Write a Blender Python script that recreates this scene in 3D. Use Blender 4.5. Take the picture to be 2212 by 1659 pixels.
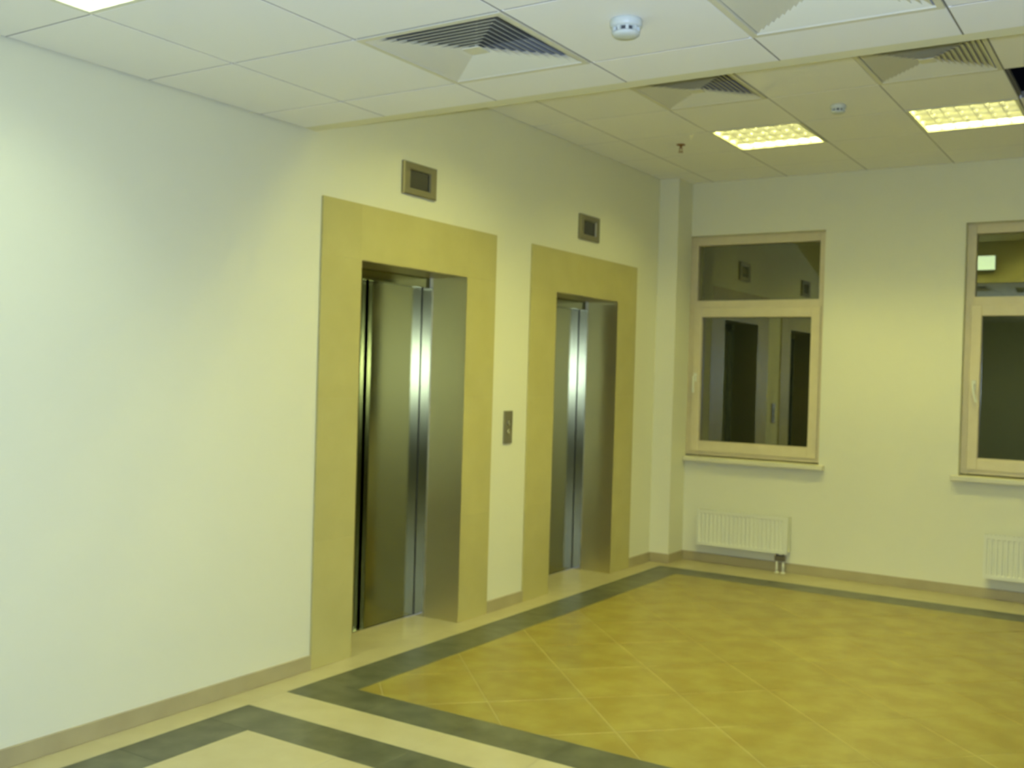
import bpy, bmesh, math
from mathutils import Matrix, Vector

for o in list(bpy.data.objects):
    bpy.data.objects.remove(o)
S = bpy.context.scene
COL = S.collection

# ------------------------------------------------------------------ camera
CAM = (3.49835, -1.42437, 1.47224)
YAW, PITCH, ROLL, FPX = 0.570047, -0.0107745, 0.0289326, 2229.945
fw = Vector((-math.sin(YAW) * math.cos(PITCH), math.cos(YAW) * math.cos(PITCH), math.sin(PITCH)))
rt = fw.cross(Vector((0, 0, 1))).normalized()
up = rt.cross(fw)
cr, sr = math.cos(ROLL), math.sin(ROLL)
R_, U_ = cr * rt + sr * up, -sr * rt + cr * up
cd = bpy.data.cameras.new('camera')
cd.sensor_fit = 'HORIZONTAL'
cd.sensor_width = 36.0
cd.lens = FPX * 36.0 / 2212.0
cd.clip_start = 0.02
cam = bpy.data.objects.new('camera', cd)
COL.objects.link(cam)
cam.matrix_world = Matrix(((R_.x, U_.x, -fw.x, CAM[0]), (R_.y, U_.y, -fw.y, CAM[1]), (R_.z, U_.z, -fw.z, CAM[2]), (0, 0, 0, 1)))
cd.dof.use_dof = True                      # the snapshot is focused a little too close
cd.dof.focus_distance = 1.0
cd.dof.aperture_fstop = 13.0
S.camera = cam

# ------------------------------------------------------------------ world, flash, exposure
w = bpy.data.worlds.new('night')
S.world = w
w.use_nodes = True
w.node_tree.nodes['Background'].inputs[0].default_value = (0.40, 0.62, 0.40, 1)
w.node_tree.nodes['Background'].inputs[1].default_value = 0.012
S.view_settings.view_transform = 'Standard'
S.view_settings.look = 'None'
S.view_settings.gamma = 1
S.view_settings.use_curve_mapping = False
S.view_settings.exposure = 0.0
TUBE_COL = (1.0, 0.985, 0.33)
TUBE_STR = 75.0
COOL_COL = (0.86, 1.0, 0.74)               # the tubes over the near part are cooler
COOL_STR = 42.0
FLASH = 275.0
# the photographer's own flash, a hand's breadth beside the lens
fl = bpy.data.lights.new('camera_flash', 'SPOT')
fl.energy = FLASH
fl.color = (0.69, 0.90, 1.55)
fl.spot_size = math.radians(160)
fl.spot_blend = 0.2
fl.shadow_soft_size = 0.02
flo = bpy.data.objects.new('camera_flash', fl)
COL.objects.link(flo)
flo.matrix_world = Matrix.Translation(Vector(CAM) + R_ * 0.045 + U_ * 0.035) @ cam.matrix_world.to_3x3().to_4x4()

# ------------------------------------------------------------------ materials
def mat(name, col, rough=0.6, metal=0.0, spec=0.5, vary=0.0, noise=None, aniso=0.0, emit=None, bump=None):
    m = bpy.data.materials.new(name)
    m.use_nodes = True
    nt = m.node_tree
    b = nt.nodes['Principled BSDF']
    b.inputs['Base Color'].default_value = (*col, 1)
    b.inputs['Roughness'].default_value = rough
    b.inputs['Metallic'].default_value = metal
    b.inputs['Specular IOR Level'].default_value = spec
    if aniso:
        b.inputs['Anisotropic'].default_value = aniso
    src = None
    if noise:  # (scale, detail, second colour, contrast lo, hi)
        tc = nt.nodes.new('ShaderNodeTexCoord')
        geo = nt.nodes.new('ShaderNodeNewGeometry')
        nz = nt.nodes.new('ShaderNodeTexNoise')
        nz.inputs['Scale'].default_value = noise[0]
        nz.inputs['Detail'].default_value = noise[1]
        nt.links.new(geo.outputs['Position'], nz.inputs['Vector'])
        rp = nt.nodes.new('ShaderNodeValToRGB')
        rp.color_ramp.elements[0].position = noise[3]
        rp.color_ramp.elements[1].position = noise[4]
        rp.color_ramp.elements[0].color = (*col, 1)
        rp.color_ramp.elements[1].color = (*noise[2], 1)
        nt.links.new(nz.outputs['Fac'], rp.inputs['Fac'])
        src = rp.outputs['Color']
    if vary:
        oi = nt.nodes.new('ShaderNodeObjectInfo')
        mr = nt.nodes.new('ShaderNodeMapRange')
        mr.inputs['To Min'].default_value = 1 - vary
        mr.inputs['To Max'].default_value = 1 + vary
        nt.links.new(oi.outputs['Random'], mr.inputs['Value'])
        hs = nt.nodes.new('ShaderNodeHueSaturation')
        hs.inputs['Color'].default_value = (*col, 1)
        if src:
            nt.links.new(src, hs.inputs['Color'])
        nt.links.new(mr.outputs['Result'], hs.inputs['Value'])
        src = hs.outputs['Color']
    if src:
        nt.links.new(src, b.inputs['Base Color'])
    if bump:  # (scale, strength)
        geo = nt.nodes.new('ShaderNodeNewGeometry')
        nz = nt.nodes.new('ShaderNodeTexNoise')
        nz.inputs['Scale'].default_value = bump[0]
        nz.inputs['Detail'].default_value = 4
        nt.links.new(geo.outputs['Position'], nz.inputs['Vector'])
        bp = nt.nodes.new('ShaderNodeBump')
        bp.inputs['Strength'].default_value = bump[1]
        bp.inputs['Distance'].default_value = 0.002
        nt.links.new(nz.outputs['Fac'], bp.inputs['Height'])
        nt.links.new(bp.outputs['Normal'], b.inputs['Normal'])
    if emit:
        b.inputs['Emission Color'].default_value = (*emit[0], 1)
        b.inputs['Emission Strength'].default_value = emit[1]
    return m

M = {}
M['wall'] = mat('wall_paint', (0.80, 0.785, 0.515), 0.75, spec=0.25, bump=(180, 0.08))
M['ceil'] = mat('ceiling_tile_white', (0.94, 0.94, 0.83), 0.85, spec=0.2, vary=0.012, bump=(400, 0.12))
M['runner'] = mat('ceiling_grid_grey', (0.24, 0.235, 0.19), 0.6)
M['plenum'] = mat('plenum_dark', (0.03, 0.032, 0.03), 0.9)
M['stone'] = mat('frame_stone', (0.49, 0.44, 0.152), 0.42, spec=0.4, vary=0.02, noise=(5, 5, (0.525, 0.475, 0.172), 0.35, 0.7))
M['skirt'] = mat('skirting_stone', (0.39, 0.335, 0.165), 0.4, noise=(6, 5, (0.44, 0.385, 0.19), 0.35, 0.7))
M['light_tile'] = mat('pale_floor_tile', (0.46, 0.41, 0.205), 0.36, vary=0.02, noise=(7, 6, (0.51, 0.465, 0.245), 0.35, 0.7))
M['amber_tile'] = mat('amber_floor_tile', (0.25, 0.195, 0.030), 0.36, vary=0.04, noise=(6, 6, (0.315, 0.27, 0.055), 0.38, 0.66))
M['dark_tile'] = mat('grey_border_tile', (0.064, 0.069, 0.036), 0.34, vary=0.13, noise=(9, 6, (0.120, 0.127, 0.074), 0.35, 0.7))
M['grout'] = mat('grout', (0.43, 0.375, 0.15), 0.8)
M['steel'] = mat('brushed_steel', (0.50, 0.49, 0.40), 0.16, metal=1.0)
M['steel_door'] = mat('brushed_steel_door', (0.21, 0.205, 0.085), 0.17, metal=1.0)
M['steel_lining'] = mat('satin_steel_lining', (0.62, 0.56, 0.27), 0.36, metal=0.85)
M['gap_dark'] = mat('door_gap_dark', (0.05, 0.05, 0.045), 0.5)
M['bronze'] = mat('indicator_bezel', (0.30, 0.28, 0.18), 0.38, metal=0.8)
M['screen'] = mat('indicator_glass', (0.035, 0.035, 0.025), 0.25)
M['wood'] = mat('window_frame_beige', (0.69, 0.605, 0.32), 0.42, noise=(14, 4, (0.72, 0.635, 0.35), 0.4, 0.7))
M['white'] = mat('white_enamel', (0.80, 0.80, 0.56), 0.38)
M['plastic'] = mat('white_plastic', (0.66, 0.70, 0.58), 0.4)
M['slot'] = mat('dark_slot', (0.09, 0.09, 0.08), 0.6)
M['chrome'] = mat('pipe_chrome', (0.75, 0.74, 0.66), 0.22, metal=1.0)
M['brass'] = mat('sprinkler_brass', (0.36, 0.20, 0.08), 0.4, metal=0.9)
M['valve'] = mat('valve_metal', (0.22, 0.19, 0.11), 0.4, metal=0.6)
M['reflector'] = mat('louvre_white', (0.82, 0.82, 0.80), 0.35)
M['louvre'] = mat('louvre_aluminium', (0.88, 0.88, 0.86), 0.30, metal=0.9)
M['sill'] = mat('sill_cream', (0.72, 0.69, 0.42), 0.45)
M['duct'] = mat('duct_grey', (0.30, 0.30, 0.23), 0.6)
M['diff'] = mat('diffuser_enamel', (0.76, 0.74, 0.52), 0.5)
M['tube'] = mat('fluorescent_tube', (0.9, 0.9, 0.8), 0.4, emit=(TUBE_COL, TUBE_STR))
M['tube_cool'] = mat('fluorescent_tube_cool', (0.9, 0.9, 0.85), 0.4, emit=(COOL_COL, COOL_STR))
M['sign'] = mat('sign_face', (0.6, 0.8, 0.6), 0.4, emit=((0.76, 1.0, 0.80), 3.2))
gm = bpy.data.materials.new('window_glass')
gm.use_nodes = True
nt = gm.node_tree
nt.nodes.clear()
go = nt.nodes.new('ShaderNodeOutputMaterial')
gg = nt.nodes.new('ShaderNodeBsdfGlass')
gg.inputs['IOR'].default_value = 2.1
gg.inputs['Roughness'].default_value = 0.0
gg.inputs['Color'].default_value = (1.0, 1.0, 0.82, 1)
nt.links.new(gg.outputs[0], go.inputs[0])
M['glass'] = gm

# ------------------------------------------------------------------ helpers
def link(name, me, parent=None, loc=(0, 0, 0)):
    o = bpy.data.objects.new(name, me)
    COL.objects.link(o)
    o.location = loc
    if parent:
        o.parent = parent
    return o

def finish(name, bm, m, parent=None, loc=(0, 0, 0), smooth=False):
    bmesh.ops.recalc_face_normals(bm, faces=bm.faces)
    me = bpy.data.meshes.new(name)
    bm.to_mesh(me)
    bm.free()
    me.materials.append(M[m] if isinstance(m, str) else m)
    if smooth:
        for p in me.polygons:
            p.use_smooth = True
    return link(name, me, parent, loc)

def add_box(bm, a, b, bevel=0.0):
    x0, y0, z0 = a
    x1, y1, z1 = b
    vs = [bm.verts.new(p) for p in ((x0, y0, z0), (x1, y0, z0), (x1, y1, z0), (x0, y1, z0), (x0, y0, z1), (x1, y0, z1), (x1, y1, z1), (x0, y1, z1))]
    fs = [bm.faces.new([vs[i] for i in q]) for q in ((0, 3, 2, 1), (4, 5, 6, 7), (0, 1, 5, 4), (1, 2, 6, 5), (2, 3, 7, 6), (3, 0, 4, 7))]
    if bevel:
        es = set(e for f in fs for e in f.edges)
        bmesh.ops.bevel(bm, geom=list(es), offset=bevel, segments=2, affect='EDGES', profile=0.5)

def box(name, a, b, m, parent=None, bevel=0.0, loc=(0, 0, 0)):
    bm = bmesh.new()
    add_box(bm, a, b, bevel)
    return finish(name, bm, m, parent, loc)

def boxes(name, lst, m, parent=None, bevel=0.0, loc=(0, 0, 0)):
    bm = bmesh.new()
    for a, b in lst:
        add_box(bm, a, b, bevel)
    return finish(name, bm, m, parent, loc)

def add_lathe(bm, prof, seg=32, axis='Z', origin=(0, 0, 0)):
    rings = []
    for r, h in prof:
        ring = []
        for i in range(seg):
            t = 2 * math.pi * i / seg
            c, s = max(r, 1e-5) * math.cos(t), max(r, 1e-5) * math.sin(t)
            p = {'Z': (c, s, h), 'X': (h, c, s), 'Y': (c, h, s)}[axis]
            ring.append(bm.verts.new((p[0] + origin[0], p[1] + origin[1], p[2] + origin[2])))
        rings.append(ring)
    for a, b in zip(rings, rings[1:]):
        for i in range(seg):
            bm.faces.new((a[i], a[(i + 1) % seg], b[(i + 1) % seg], b[i]))
    bm.faces.new(rings[0][::-1])
    bm.faces.new(rings[-1])

def lathe(name, prof, m, parent=None, seg=32, axis='Z', origin=(0, 0, 0), loc=(0, 0, 0), smooth=True):
    bm = bmesh.new()
    add_lathe(bm, prof, seg, axis, origin)
    return finish(name, bm, m, parent, loc, smooth)

def add_ring(bm, sec, sx=1.0, sy=1.0):
    """square ring: sec = closed section [(half, z)], swept round a square with mitred corners"""
    cs = ((1, 1), (-1, 1), (-1, -1), (1, -1))
    vv = [[bm.verts.new((cx * h, cy * h, z)) for h, z in sec] for cx, cy in cs]
    n = len(sec)
    for k in range(4):
        a, b = vv[k], vv[(k + 1) % 4]
        for i in range(n):
            bm.faces.new((a[i], a[(i + 1) % n], b[(i + 1) % n], b[i]))

def area(p):
    return 0.5 * sum(p[i][0] * p[(i + 1) % len(p)][1] - p[(i + 1) % len(p)][0] * p[i][1] for i in range(len(p)))

def clip(poly, x0, y0, x1, y1):
    for ax, v, sg in ((0, x0, 1), (0, x1, -1), (1, y0, 1), (1, y1, -1)):
        out = []
        for i in range(len(poly)):
            a, b = poly[i], poly[(i + 1) % len(poly)]
            da, db = sg * (a[ax] - v), sg * (b[ax] - v)
            if da >= 0:
                out.append(a)
            if da * db < 0:
                t = da / (da - db)
                out.append((a[0] + t * (b[0] - a[0]), a[1] + t * (b[1] - a[1])))
        poly = out
        if len(poly) < 3:
            return []
    cl = []
    for p in poly:
        if not cl or math.dist(p, cl[-1]) > 1e-4:
            cl.append(p)
    if len(cl) > 2 and math.dist(cl[0], cl[-1]) < 1e-4:
        cl.pop()
    return cl if len(cl) > 2 and abs(area(cl)) > 4e-4 else []

def inset(poly, d):
    if area(poly) < 0:
        poly = poly[::-1]
    n = len(poly)
    out = []
    for i in range(n):
        p0, p1, p2 = poly[i - 1], poly[i], poly[(i + 1) % n]
        e1 = Vector((p1[0] - p0[0], p1[1] - p0[1])).normalized()
        e2 = Vector((p2[0] - p1[0], p2[1] - p1[1])).normalized()
        n1, n2 = Vector((-e1.y, e1.x)), Vector((-e2.y, e2.x))
        k = d / max(0.35, 1 + n1.dot(n2))
        q = Vector(p1) + (n1 + n2) * k
        out.append((q.x, q.y))
    return out

def slab(name, poly, zb, zt, ch, m, parent, gap=0.0):
    """prism whose face at zt has a chamfer ch (zt may lie below zb for ceilings)"""
    if gap:
        poly = inset(poly, gap)
    sg = 1 if zt > zb else -1
    cx = sum(p[0] for p in poly) / len(poly)
    cy = sum(p[1] for p in poly) / len(poly)
    P = [(p[0] - cx, p[1] - cy) for p in poly]
    Q = inset(P, ch)
    if area(P) < 0:
        P = P[::-1]
    bm = bmesh.new()
    r0 = [bm.verts.new((x, y, 0)) for x, y in P]
    r1 = [bm.verts.new((x, y, zt - zb - sg * ch * 0.6)) for x, y in P]
    r2 = [bm.verts.new((x, y, zt - zb)) for x, y in Q]
    n = len(P)
    for a, b in ((r0, r1), (r1, r2)):
        for i in range(n):
            bm.faces.new((a[i], a[(i + 1) % n], b[(i + 1) % n], b[i]))
    bm.faces.new(r0[::-1])
    bm.faces.new(r2)
    return finish(name, bm, m, parent, (cx, cy, zb))

SLABS = {}
def rect_slab(name, x0, y0, x1, y1, zb, zt, ch, m, parent, gap):
    """rectangular piece; alike sizes share one mesh"""
    key = (name, m, round(x1 - x0, 4), round(y1 - y0, 4), round(zt - zb, 4))
    if key in SLABS:
        return link(name, SLABS[key], parent, ((x0 + x1) / 2, (y0 + y1) / 2, zb))
    o = slab(name, [(x0, y0), (x1, y0), (x1, y1), (x0, y1)], zb, zt, ch, m, parent, gap)
    SLABS[key] = o.data
    return o

def empty(name, loc, label=None, cat=None, group=None, kind=None):
    o = bpy.data.objects.new(name, None)
    COL.objects.link(o)
    o.location = loc
    o.empty_display_size = 0.1
    return tag(o, label, cat, group, kind)

def tag(o, label=None, cat=None, group=None, kind=None):
    if label: o['label'] = label
    if cat: o['category'] = cat
    if group: o['group'] = group
    if kind: o['kind'] = kind
    return o

def struct(o, label=None):
    return tag(o, label, kind='structure')

# ------------------------------------------------------------------ dimensions (metres)
XR, YB, YF = 6.6, 6.415, -5.2           # right wall, window wall, wall behind the camera
Z1, Z2 = 2.60, 3.048                    # lower and upper ceiling
YS, YE = 2.145, 2.225                   # end of the lower tiles, face of the step
D_TOP, F_TOP = 2.024, 2.305
LIFTS = ((2.279, 3.802, 2.568, 3.502), (4.215, 5.751, 4.533, 5.440))
WINS = ((0.135, 1.250), (2.234, 3.350), (4.333, 5.449))
W_Z0, W_Z1 = 0.815, 2.622
PX, PY = 0.165, 6.14                    # corner pier

# ------------------------------------------------------------------ shell
T = 0.42
ls = [((-T, YF - .2, -.05), (0, LIFTS[0][2], 3.5)), ((-T, LIFTS[0][3], -.05), (0, LIFTS[1][2], 3.5)), ((-T, LIFTS[1][3], -.05), (0, YB + .35, 3.5))]
for l in LIFTS:
    ls.append(((-T, l[2], D_TOP), (0, l[3], 3.5)))
struct(boxes('wall_left', ls, 'wall'), 'long pale painted wall with the two elevator openings')
bk, x = [], 0.0
for a, b in WINS:
    bk.append(((x, YB, -.05), (a, YB + .35, 3.5)))
    bk.append(((a, YB, -.05), (b, YB + .35, W_Z0)))
    bk.append(((a, YB, W_Z1), (b, YB + .35, 3.5)))
    x = b
bk.append(((x, YB, -.05), (XR + .2, YB + .35, 3.5)))
struct(boxes('wall_back', bk, 'wall'), 'pale painted wall with the windows and radiators')
struct(box('wall_right', (XR, YF - .2, -.05), (XR + .2, YB, 3.5), 'wall'), 'plain pale side wall beyond the right edge')
struct(box('wall_front', (0, YF - .2, -.05), (XR, YF, 3.5), 'wall'), 'plain pale wall behind the viewer')
struct(box('trim_1', (0, PY, 0), (PX, YB, 3.3), 'wall'), 'narrow painted corner pier beside the left window')
struct(boxes('trim_2', [((0, YS + .003, Z1 + .003), (XR, YE, Z1 + .03)), ((0, YE - .03, Z1 + .03), (XR, YE, 3.49))], 'wall'), 'painted step face where the lower ceiling ends')

# ------------------------------------------------------------------ floor
floor = struct(box('floor', (-T, YF - .2, -.12), (XR, YB + .3, -.0015), 'grout'), 'tiled floor with amber field, pale strips and dark grey borders')
FT, CH = 0.0, 0.0012
def run(name, m, x0, y0, x1, y1, step=0.45):
    lx, ly = x1 - x0, y1 - y0
    if lx > ly:
        n = max(1, round(lx / step)); s = lx / n
        for i in range(n):
            rect_slab(name, x0 + i * s, y0, x0 + (i + 1) * s, y1, -.014, FT, .0008, m, floor, .0003)
    else:
        n = max(1, round(ly / step)); s = ly / n
        for i in range(n):
            rect_slab(name, x0, y0 + i * s, x1, y0 + (i + 1) * s, -.014, FT, .0008, m, floor, .0003)
BX0, BX1, BR1, BR0 = 0.159, 0.39, 6.21, 6.44          # borders: left outer/inner, right inner/outer
B1Y0, B1Y1, B1Y2, B1Y3 = 1.969, 2.190, 5.775, 6.005   # border round the amber field
B2Y1, B2Y0 = 1.741, 1.520                             # border of the near field
B2E = -4.6
# amber field, tiles laid at 45 degrees
g, off = 0.452, 2.382
c45 = math.sqrt(.5)
for i in range(-3, 22):
    for j in range(-16, 22):
        a0, b0 = off + g * i, 0.12 + g * j
        q = [((a + 0) * c45 - b * c45, a * c45 + b * c45) for a, b in ((a0, b0), (a0 + g, b0), (a0 + g, b0 + g), (a0, b0 + g))]
        q = [(p[0], p[1]) for p in q]
        q = clip(q, BX1, B1Y1, BR1, B1Y2)
        if q and abs(area(inset(q, .002))) > 6e-4:
            slab('floor_tile', q, -.014, FT, CH, 'amber_tile', floor, .0022)
# dark border of the amber field
run('border_tile', 'dark_tile', BX0, B1Y1, BX1, B1Y2)
run('border_tile', 'dark_tile', BX0, B1Y2, BR0, B1Y3)
run('border_tile', 'dark_tile', BX0, B1Y0, BR0, B1Y1)
run('border_tile', 'dark_tile', BR1, B1Y1, BR0, B1Y2)
# dark border of the near field
run('border_tile', 'dark_tile', BX0, B2Y0, BR0, B2Y1)
run('border_tile', 'dark_tile', BX0, B2E, BX1, B2Y0)
run('border_tile', 'dark_tile', BR1, B2E, BR0, B2Y0)
# pale strips
run('strip_tile', 'light_tile', 0, B1Y0, BX0, B1Y3)
run('strip_tile', 'light_tile', 0, YF, BX0, B1Y0)
run('strip_tile', 'light_tile', BX0, B2Y1, BR0, B1Y0)
run('strip_tile', 'light_tile', 0, B1Y3, XR, YB)
for l in LIFTS:
    run('threshold_slab', 'light_tile', -.36, l[2], 0, l[3], 1.2)
# pale near field
nx, ny = 12, 13
for i in range(nx):
    for j in range(ny):
        sx, sy = (BR1 - BX1) / nx, (B2Y0 - B2E) / ny
        rect_slab('field_tile', BX1 + i * sx, B2E + j * sy, BX1 + (i + 1) * sx, B2E + (j + 1) * sy, -.014, FT, CH, 'light_tile', floor, .0012)

# ------------------------------------------------------------------ skirting
SK, SH = 0.013, 0.072
def skirt(name, a, b, label):
    struct(box(name, a, b, 'skirt', bevel=.002), label)
skirt('baseboard_left', (0, YF, 0), (SK, LIFTS[0][0], SH), 'beige stone skirting along the wall left of the first elevator')
skirt('baseboard_left', (0, LIFTS[0][1], 0), (SK, LIFTS[1][0], SH), 'short beige stone skirting between the two elevators')
skirt('baseboard_left', (0, LIFTS[1][1], 0), (SK, PY - SK, SH), 'short beige stone skirting right of the far elevator')
skirt('baseboard_back', (0, PY - SK, 0), (PX + SK, PY, SH), 'beige stone skirting across the corner pier')
skirt('baseboard_back', (PX, PY, 0), (PX + SK, YB - SK, SH), 'beige stone skirting on the side of the corner pier')
skirt('baseboard_back', (PX, YB - SK, 0), (XR, YB, SH), 'beige stone skirting under the windows')

# ------------------------------------------------------------------ ceilings
def runner_x(par, x0, x1, y, z):
    boxes('grid_runner', [((x0, y - .0028, z + .0012), (x1, y + .0028, z + .0165)), ((x0, y - .012, z + .0165), (x1, y + .012, z + .034))], 'runner', par)
def runner_y(par, x, y0, y1, z):
    boxes('grid_runner', [((x - .0028, y0, z + .0012), (x + .0028, y1, z + .0165)), ((x - .012, y0, z + .0165), (x + .012, y1, z + .034))], 'runner', par)

def ceiling(z, top, xl, yl, skip, label):
    c = struct(box('ceiling', (0, yl[0], top), (XR, yl[-1], top + .05), 'plenum'), label)
    for i in range(len(xl) - 1):
        for j in range(len(yl) - 1):
            if (i, j) in skip:
                continue
            rect_slab('ceiling_tile', xl[i], yl[j], xl[i + 1], yl[j + 1], z + .016, z, .0022, 'ceil', c, .003)
    for xx in xl[1:-1]:
        # runners stop at recessed units only in depth: they lie between the units
        runner_y(c, xx, yl[0], yl[-1], z)
    for yy in yl[1:-1]:
        for i in range(len(xl) - 1):
            runner_x(c, xl[i] + (.0125 if i else .001), xl[i + 1] - .0125, yy, z)
    return c

def grid(a, b, origin, g=0.6):
    out = [a]
    k = math.floor((a - origin) / g) + 1
    while origin + k * g < b - .02:
        if origin + k * g > a + .02:
            out.append(origin + k * g)
        k += 1
    return out + [b]
X1L = grid(0.009, XR, 0.494)         # shadow gap along the wall
Y1L = grid(YF, YS, 1.26)
X2L = grid(0, XR, 0.94)
Y2L = grid(YE, YB, 4.194)
def cell(L, v):
    return max(i for i in range(len(L) - 1) if L[i] <= v)
def cells(XL, YL, pts):
    return {(cell(XL, a), cell(YL, b)) for a, b in pts}
LAMPS1 = [(0.794, 0.36), (1.394, -4.14)]  # second one is unseen, added to brighten the wall behind the camera
LAMPS2 = [(1.24, 5.094), (2.44, 5.094), (1.24, 3.294), (2.44, 3.294), (1.24, 2.694), (2.44, 2.694)]  # last four are unseen, added behind the step to brighten the elevator wall
DIFF1 = [(1.394, 1.56), (2.594, 1.56)]
DIFF2 = [(1.24, 3.894), (2.44, 3.894)]
GAP2 = [(3.04, 4.494)]
ceiling(Z1, 2.82, X1L, Y1L, cells(X1L, Y1L, LAMPS1 + DIFF1), 'lower suspended ceiling of white square tiles')
ceiling(Z2, 3.44, X2L, Y2L, cells(X2L, Y2L, LAMPS2 + DIFF2 + GAP2), 'higher suspended ceiling of white square tiles with one tile missing')

# ------------------------------------------------------------------ luminaires
def copy_tree(o, parent=None):
    c = o.copy()
    COL.objects.link(c)
    c.parent = parent
    for ch in [k for k in COL.objects if k.parent == o]:
        copy_tree(ch, c)
    return c

def make_luminaire(tube='tube'):
    t = empty('ceiling_light', (0, 0, 0))
    bm = bmesh.new()
    add_ring(bm, [(.296, -.003), (.296, .008), (.272, .008), (.276, -.003)])
    finish('frame', bm, 'white', t)
    h, zt = .284, .085
    boxes('housing', [((-h, -h, zt), (h, h, zt + .004)), ((-h, -h, .008), (-h + .004, h, zt)), ((h - .004, -h, .008), (h, h, zt)),
                      ((-h + .004, -h, .008), (h - .004, -h + .004, zt)), ((-h + .004, h - .004, .008), (h - .004, h, zt))], 'reflector', t)
    for y in (-.207, -.069, .069, .207):
        lathe('tube', [(.010, -.272), (.013, -.266), (.013, .266), (.010, .272)], tube, t, 10, 'X', (0, y, .06))
    for y in (-.138, 0, .138):                      # V-shaped reflectors between the tubes
        bm = bmesh.new()
        vs = [[bm.verts.new((x, y + d, z)) for d, z in ((-.033, .046), (.033, .046), (.014, .020), (.003, .002), (-.003, .002), (-.014, .020))] for x in (-.279, .279)]
        for i in range(6):
            bm.faces.new((vs[0][i], vs[0][(i + 1) % 6], vs[1][(i + 1) % 6], vs[1][i]))
        bm.faces.new(vs[0]); bm.faces.new(vs[1])
        finish('louvre_reflector', bm, 'louvre', t)
    for k in range(6):
        x = -.272 + .544 * (k + 1) / 7
        bm = bmesh.new()
        for y0, y1 in ((-.272, -.146), (-.130, -.008), (.008, .130), (.146, .272)):
            vs = [[bm.verts.new((x + d, y, z)) for d, z in ((-.002, .003), (.002, .003), (.0045, .013), (.009, .024), (-.009, .024), (-.0045, .013))] for y in (y0, y1)]
            for i in range(6):
                bm.faces.new((vs[0][i], vs[0][(i + 1) % 6], vs[1][(i + 1) % 6], vs[1][i]))
            bm.faces.new(vs[0]); bm.faces.new(vs[1])
        finish('louvre_blade', bm, 'louvre', t)
    return t
LLAB = ['lit square louvre light in the lower ceiling at the top left corner',
        'unseen square louvre light added in the lower ceiling behind the viewer to light the wall there',
        'lit square louvre light in the higher ceiling between the sprinkler and the small detector',
        'lit square louvre light in the higher ceiling next to the missing tile',
        'unseen square louvre light added behind the ceiling step to brighten the elevator wall, nearest the near elevator',
        'unseen square louvre light added behind the ceiling step for more brightness, away from the elevator wall',
        'unseen square louvre light added close behind the ceiling step face to brighten the elevator wall, nearer the elevators',
        'unseen square louvre light added close behind the ceiling step face for more brightness, farther from the elevators']
protos = {}
for i, (x, y) in enumerate(LAMPS1 + LAMPS2):
    k = 'tube_cool' if i < len(LAMPS1) else 'tube'
    if k in protos:
        o = copy_tree(protos[k])
    else:
        o = protos[k] = make_luminaire(k)
    o.location = (x, y, Z1 if i < len(LAMPS1) else Z2)
    tag(o, LLAB[i], 'ceiling light', 'square louvre lights')

# ------------------------------------------------------------------ air diffusers
def make_diffuser():
    t = empty('air_diffuser', (0, 0, 0))
    bm = bmesh.new()
    add_ring(bm, [(.297, -.004), (.297, .008), (.278, .008), (.272, .002), (.276, -.004)])
    finish('frame', bm, 'diff', t)
    h = .283
    boxes('duct_box', [((-h, -h, .12), (h, h, .124)), ((-h, -h, .008), (-h + .003, h, .12)), ((h - .003, -h, .008), (h, h, .12)),
                       ((-h + .003, -h, .008), (h - .003, -h + .003, .12)), ((-h + .003, h - .003, .008), (h - .003, h, .12))], 'duct', t)
    for k in range(9):
        r = .268 - k * .0255
        bm = bmesh.new()
        add_ring(bm, [(r, .000), (r - .034, .0205), (r - .0348, .0196), (r - .0008, -.0009)])
        finish('blade', bm, 'diff', t)
    bm = bmesh.new()
    add_box(bm, (-.036, -.036, .001), (.036, .036, .006), .001)
    add_box(bm, (-.003, -.003, .006), (.003, .003, .119))
    finish('centre_plate', bm, 'diff', t)
    return t
DLAB = ['square louvred air diffuser in the lower ceiling left of the larger smoke detector',
        'square air diffuser in the lower ceiling right of the larger smoke detector',
        'square louvred air diffuser in the higher ceiling above the left window',
        'square louvred air diffuser in the higher ceiling in front of the missing tile']
dp = make_diffuser()
for i, (x, y) in enumerate(DIFF1 + DIFF2):
    o = dp if i == 0 else copy_tree(dp)
    o.location = (x, y, Z1 if i < 2 else Z2)
    tag(o, DLAB[i], 'air diffuser', 'square ceiling air diffusers')

# ------------------------------------------------------------------ smoke detectors and sprinkler
def detector(x, y, z, s, label):
    t = empty('smoke_detector', (x, y, z), label, 'smoke detector', 'smoke detectors')
    lathe('base', [(.050 * s, 0), (.052 * s, -.004 * s), (.052 * s, -.020 * s), (.048 * s, -.026 * s)], 'plastic', t)
    lathe('sensing_chamber', [(.034 * s, -.0262 * s), (.034 * s, -.040 * s)], 'slot', t)
    bm = bmesh.new()
    for k in range(10):
        a = 2 * math.pi * (k + .35) / 10
        c, sn = math.cos(a), math.sin(a)
        vs = []
        for z_ in (-.0262 * s, -.0398 * s):
            for r, w_ in ((.0345, -.004), (.045, -.005), (.045, .005), (.0345, .004)):
                vs.append(bm.verts.new((s * (r * c - w_ * sn), s * (r * sn + w_ * c), z_)))
        for q in ((0, 1, 2, 3), (4, 5, 6, 7), (0, 1, 5, 4), (1, 2, 6, 5), (2, 3, 7, 6), (3, 0, 4, 7)):
            bm.faces.new([vs[i] for i in q])
    finish('guard_ribs', bm, 'plastic', t)
    lathe('cap', [(.044 * s, -.0402 * s), (.043 * s, -.046 * s), (.036 * s, -.052 * s), (.012 * s, -.054 * s)], 'plastic', t)
detector(2.002, 1.52, Z1, 1.0, 'round white smoke detector on the lower ceiling between two diffusers, the larger one')
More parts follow.
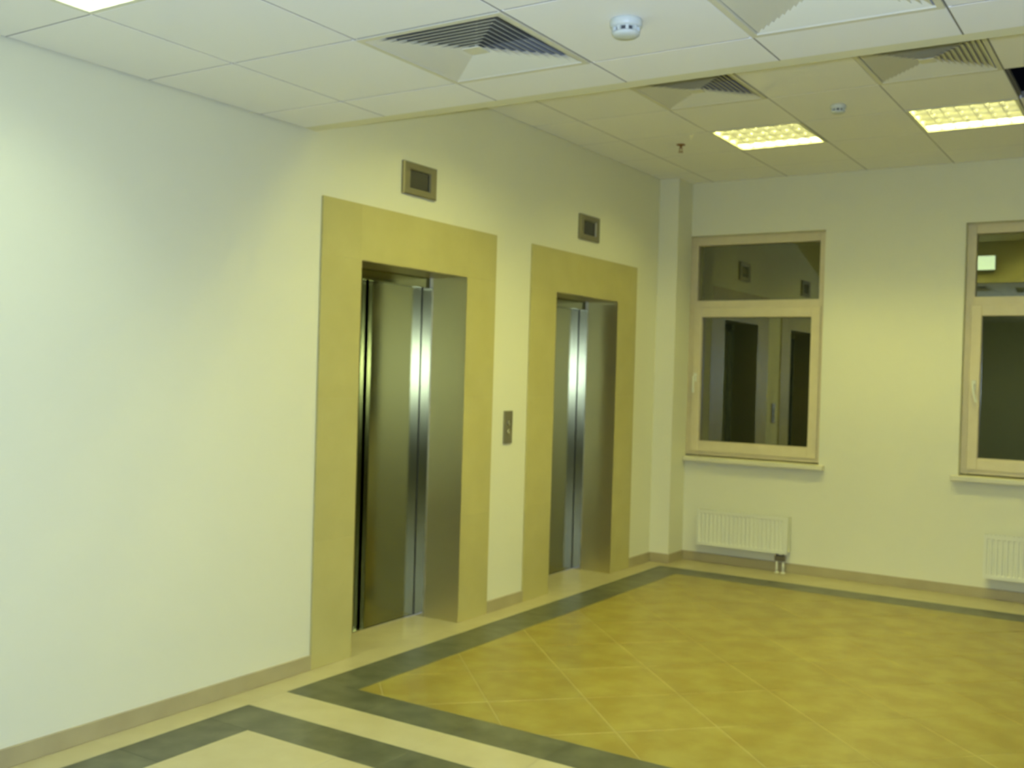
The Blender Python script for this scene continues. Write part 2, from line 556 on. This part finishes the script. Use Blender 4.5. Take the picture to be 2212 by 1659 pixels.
detector(1.842, 4.517, Z2, .85, 'small round white smoke detector on the higher ceiling between the two lights')
t = empty('fire_sprinkler', (0.647, 5.051, Z2), 'small brass fire sprinkler head hanging from the higher ceiling', 'sprinkler')
lathe('escutcheon', [(.022, 0), (.030, -.002), (.028, -.006), (.012, -.010)], 'brass', t, 24)
lathe('stem', [(.0085, -.0102), (.0085, -.026), (.006, -.028)], 'brass', t, 16)
bm = bmesh.new()
for sx in (-1, 1):
    add_box(bm, (sx * .0085 - .002, -.002, -.050), (sx * .0085 + .002, .002, -.0262))
finish('yoke', bm, 'brass', t)
lathe('deflector', [(.004, -.0502), (.017, -.052), (.017, -.0535), (.004, -.0535)], 'brass', t, 20)

# ------------------------------------------------------------------ elevators
def elevator(n, dims, lab):
    f0, f1, o0, o1 = dims
    t = struct(empty('door_%d' % n, (0, (o0 + o1) / 2, 0)), lab)
    cy = (o0 + o1) / 2
    P = .012
    j = .0002
    # stone slabs of the surround
    zs = 0.62
    for y0, y1 in ((f0, o0), (o1, f1)):
        k = [0, .62, 1.32, D_TOP]
        for a, b in zip(k, k[1:]):
            box('surround_slab', (0, y0 - cy, a + j), (P, y1 - cy, b - j), 'stone', t, .0005)
    k = [f0, o0, (o0 + o1) / 2, o1, f1]
    for a, b in zip(k, k[1:]):
        box('surround_slab', (0, a - cy + j, D_TOP + j), (P, b - cy - j, F_TOP), 'stone', t, .0005)
    a0, a1 = o0 - cy, o1 - cy
    LD, PD = -.235, -.305
    # steel lining of the reveal
    box('jamb_lining', (LD, a1 - .004, 0), (P, a1, D_TOP - .004), 'steel_lining', t)
    box('jamb_lining', (LD, a0, 0), (P, a0 + .004, D_TOP - .004), 'steel_lining', t)
    box('head_lining', (LD, a0, D_TOP - .004), (P, a1, D_TOP), 'steel_lining', t)
    # steel posts and header by the leaves
    box('jamb_post', (PD, a1 - .012, 0), (LD - .001, a1, D_TOP - .0605), 'steel', t, .002)
    box('jamb_post', (PD, a0, 0), (LD - .001, a0 + .012, D_TOP - .0605), 'steel', t, .002)
    box('header_post', (PD, a0, D_TOP - .060), (LD - .026, a1, D_TOP), 'steel_door', t, .002)
    # the two sliding leaves, the right one running in front of the other
    sp = a0 + .505 * (a1 - a0)
    lf = boxes('door_leaf', [((PD - .036, sp, .006), (PD - .004, a1, D_TOP))], 'steel_door', t, .003)
    lr = boxes('door_leaf', [((PD - .080, a0, .006), (PD - .046, sp + .05, D_TOP))], 'steel_door', t, .003)
    box('leaf_gap_strip', (PD - .004, a1 - .0135, .006), (PD - .0008, a1 - .0085, D_TOP - .0605), 'gap_dark', lf)  # dark strip painted in for the shadowed gap between leaf and post
    box('sill_track', (PD - .09, a0, 0.0), (PD, a1, .005), 'steel', t)
    box('shaft_back', (-T - .03, a0 - .05, -.02), (-T, a1 + .05, D_TOP + .05), 'gap_dark', t)
elevator(1, LIFTS[0], 'near elevator with brushed steel doors in a broad beige stone surround')
elevator(2, LIFTS[1], 'far elevator with brushed steel doors in a broad beige stone surround')

def indicator(y0, y1, z0, z1, label):
    cy, cz = (y0 + y1) / 2, (z0 + z1) / 2
    t = empty('floor_indicator', (0, cy, cz), label, 'floor indicator', 'elevator floor indicators')
    hy, hz, iy, iz = (y1 - y0) / 2, (z1 - z0) / 2, .088, .048
    bm = bmesh.new()
    loops = []
    for (a, b), xx in (((hy, hz), 0), ((hy, hz), .016), ((hy - .006, hz - .006), .020), ((iy + .004, iz + .004), .018), ((iy, iz), .008), ((iy, iz), .002)):
        loops.append([bm.verts.new((xx, sy * a, sz * b)) for sy, sz in ((-1, -1), (1, -1), (1, 1), (-1, 1))])
    for a, b in zip(loops, loops[1:]):
        for i in range(4):
            bm.faces.new((a[i], a[(i + 1) % 4], b[(i + 1) % 4], b[i]))
    finish('bezel', bm, 'bronze', t)
    box('display', (0, -iy, -iz), (.006, iy, iz), 'screen', t)
indicator(2.883, 3.174, 2.415, 2.589, 'olive metal floor display above the near elevator, the larger looking one')
indicator(4.824, 5.108, 2.415, 2.589, 'olive metal floor display above the far elevator')
t = empty('call_panel', (0, 3.99, 1.133), 'slim upright steel call button plate on the wall between the elevators', 'call panel')
box('plate', (0, -.045, -.102), (.012, .045, .102), 'bronze', t, .002)
for z in (.028, -.028):
    lathe('button', [(.017, .0122), (.017, .015), (.014, .0165), (.002, .0165)], 'steel', t, 24, 'X', (0, 0, z))

# ------------------------------------------------------------------ windows
def frame_boxes(x0, x1, z0, z1, y0, y1, l, r, b, tp):
    return [((x0, y0, z0), (x0 + l, y1, z1)), ((x1 - r, y0, z0), (x1, y1, z1)), ((x0 + l, y0, z0), (x1 - r, y1, z0 + b)), ((x0 + l, y0, z1 - tp), (x1 - r, y1, z1))]

def window(n, x0, x1, lab):
    t = struct(empty('window_%d' % n, ((x0 + x1) / 2, YB, W_Z0)), lab)
    h = (x1 - x0) / 2
    H = W_Z1 - W_Z0
    zb = .035                                        # frame stands on the inner sill
    y = .075
    tz0, tz1 = 1.215, 1.290                          # transom bar
    fr = frame_boxes(-h, h, zb, H, y, y + .07, .060, .060, .055, .070)
    fr.append(((-h + .06, y, tz0), (h - .06, y + .07, tz1)))
    boxes('window_frame', fr, 'wood', t, .003)
    box('pane', (-h + .055, y + .035, tz1 - .005), (h - .055, y + .047, H - .065), 'glass', t)
    sx, s0, s1 = h - .038, zb + .030, tz0 + .018
    sa = boxes('sash', frame_boxes(-sx, sx, s0, s1, y - .014, y - .001, .072, .072, .078, .078), 'wood', t, .004)
    box('pane', (-h + .061, y + .030, zb + .056), (h - .061, y + .042, tz0 - .001), 'glass', sa)
    boxes('glazing_bead', frame_boxes(-h + .0605, h - .0605, zb + .0555, tz0 - .0005, y + .0, y + .029, .051, .051, .060, .060), 'wood', sa, .002)
    # tilt-and-turn handle on the left stile
    hx, hz = -sx + .036, .665
    bm = bmesh.new()
    add_box(bm, (hx - .014, y - .022, hz - .034), (hx + .014, y - .0145, hz + .034), .003)
    add_box(bm, (hx - .008, y - .048, hz - .008), (hx + .008, y - .0225, hz + .008), .002)
    pts = [(0, .010), (.002, -.030), (.010, -.070), (.024, -.120)]
    if n == 1:
        pts = [(0, .010), (0, -.030), (0, -.075), (0, -.125)]
    prev = None
    for dx, dz in pts:
        ring = [bm.verts.new((hx + dx + a, y - .055 + b, hz + dz)) for a, b in ((-.010, 0), (-.006, -.009), (.006, -.009), (.010, 0), (.006, .007), (-.006, .007))]
        if prev:
            for i in range(6):
                bm.faces.new((prev[i], prev[(i + 1) % 6], ring[(i + 1) % 6], ring[i]))
        else:
            bm.faces.new(ring)
        prev = ring
    bm.faces.new(prev[::-1])
    finish('handle', bm, 'white', sa)
    # inner sill board
    box('window_sill', (-h - .045 if n > 1 else -h + PX - x0 + .002, -.055, -.012), (h + .045, -.0005, .026), 'sill', t, .005)
    box('sill_board', (-h, .0, .0), (h, .14, .026), 'sill', t)
WLAB = ('left beige framed window with dark panes mirroring the elevators', 'right beige framed window cut by the right edge of the picture', 'beige framed window beyond the right edge')
for i, (a, b) in enumerate(WINS):
    window(i + 1, a, b, WLAB[i])

# ------------------------------------------------------------------ radiators
def radiator(x0, x1, z0, z1, label):
    cx = (x0 + x1) / 2
    t = empty('radiator', (cx, YB, 0), label, 'radiator', 'panel radiators under the windows')
    h = (x1 - x0) / 2
    yf, yb = -.105, -.035
    bm = bmesh.new()                                 # fluted front sheet
    n = round((2 * h - .04) / .0333)
    p = (2 * h - .04) / n
    xs = [(-h, 0), (-h + .014, 0)]
    for k in range(n):
        b0 = -h + .02 + k * p
        xs += [(b0, 0.0), (b0 + .2 * p, .007), (b0 + .42 * p, .007), (b0 + .62 * p, 0.0)]
    xs += [(h - .014, 0), (h, 0)]
    rows = []
    for zz, fl_ in ((z0, 0), (z0 + .022, 0), (z0 + .034, 1), (z1 - .034, 1), (z1 - .022, 0), (z1 - .003, 0)):
        rows.append([bm.verts.new((x, yf + d * fl_, zz)) for x, d in xs])
    for a, b in zip(rows, rows[1:]):
        for i in range(len(xs) - 1):
            bm.faces.new((a[i], a[i + 1], b[i + 1], b[i]))
    finish('front_panel', bm, 'white', t)
    box('rear_panel', (-h + .006, yb, z0), (h - .006, yb + .010, z1 - .01), 'white', t, .002)
    box('convector_core', (-h + .02, yf + .014, z0 + .008), (h - .02, yb - .002, z1 - .03), 'white', t)
    for sx in (-1, 1):
        a = sx * h
        box('side_cover', (min(a, a - sx * .004), yf + .0085, z0 + .012), (max(a, a - sx * .004), yb + .009, z1 - .001), 'white', t)
    g_ = []
    m_ = 26
    for k in range(m_):
        xx = -h + .012 + (2 * h - .024) * k / (m_ - 1)
        g_.append(((xx - .003, yf + .009, z1 - .008), (xx + .003, yb + .004, z1 - .001)))
    g_ += [((-h + .005, yf + .003, z1 - .009), (h - .005, yf + .0085, z1)), ((-h + .005, yb + .004, z1 - .009), (h - .005, yb + .009, z1))]
    boxes('top_grille', g_, 'white', t)
    for sx in (-.6, .6):
        box('wall_bracket', (sx * h - .02, yb + .010, z0 + .03), (sx * h + .02, 0, z1 - .04), 'white', t)
    vx = h - .062
    v = boxes('valve_block', [((vx - .040, yf + .022, z0 - .058), (vx + .040, yf + .052, z0 - .016)), ((vx - .034, yf + .028, z0 - .016), (vx - .016, yf + .046, z0)), ((vx + .016, yf + .028, z0 - .016), (vx + .034, yf + .046, z0))], 'valve', t, .003)
    for sx in (-.025, .025):
        lathe('pipe', [(.0085, .0), (.0085, z0 - .059)], 'white', v, 14, 'Z', (vx + sx, yf + .037, 0))
        lathe('pipe_rosette', [(.019, .0), (.019, .005), (.010, .010)], 'white', v, 18, 'Z', (vx + sx, yf + .037, 0))
radiator(0.327, 1.062, 0.150, 0.430, 'small white fluted panel radiator under the left window')
radiator(2.428, 3.163, 0.155, 0.455, 'white fluted panel radiator under the right window, cut by the right edge')
radiator(4.527, 5.262, 0.155, 0.455, 'white fluted panel radiator beyond the right edge of the picture')

# ------------------------------------------------------------------ lit sign on the ceiling step (seen mirrored in the right window)
t = empty('exit_sign', (1.70, YE, 2.815), 'small lit pale green sign on the ceiling step, mirrored in the right window', 'exit sign')
box('case', (-.14, 0, -.085), (.14, .045, .085), 'plastic', t, .004)
box('lit_face', (-.13, .0452, -.075), (.13, .049, .075), 'sign', t)
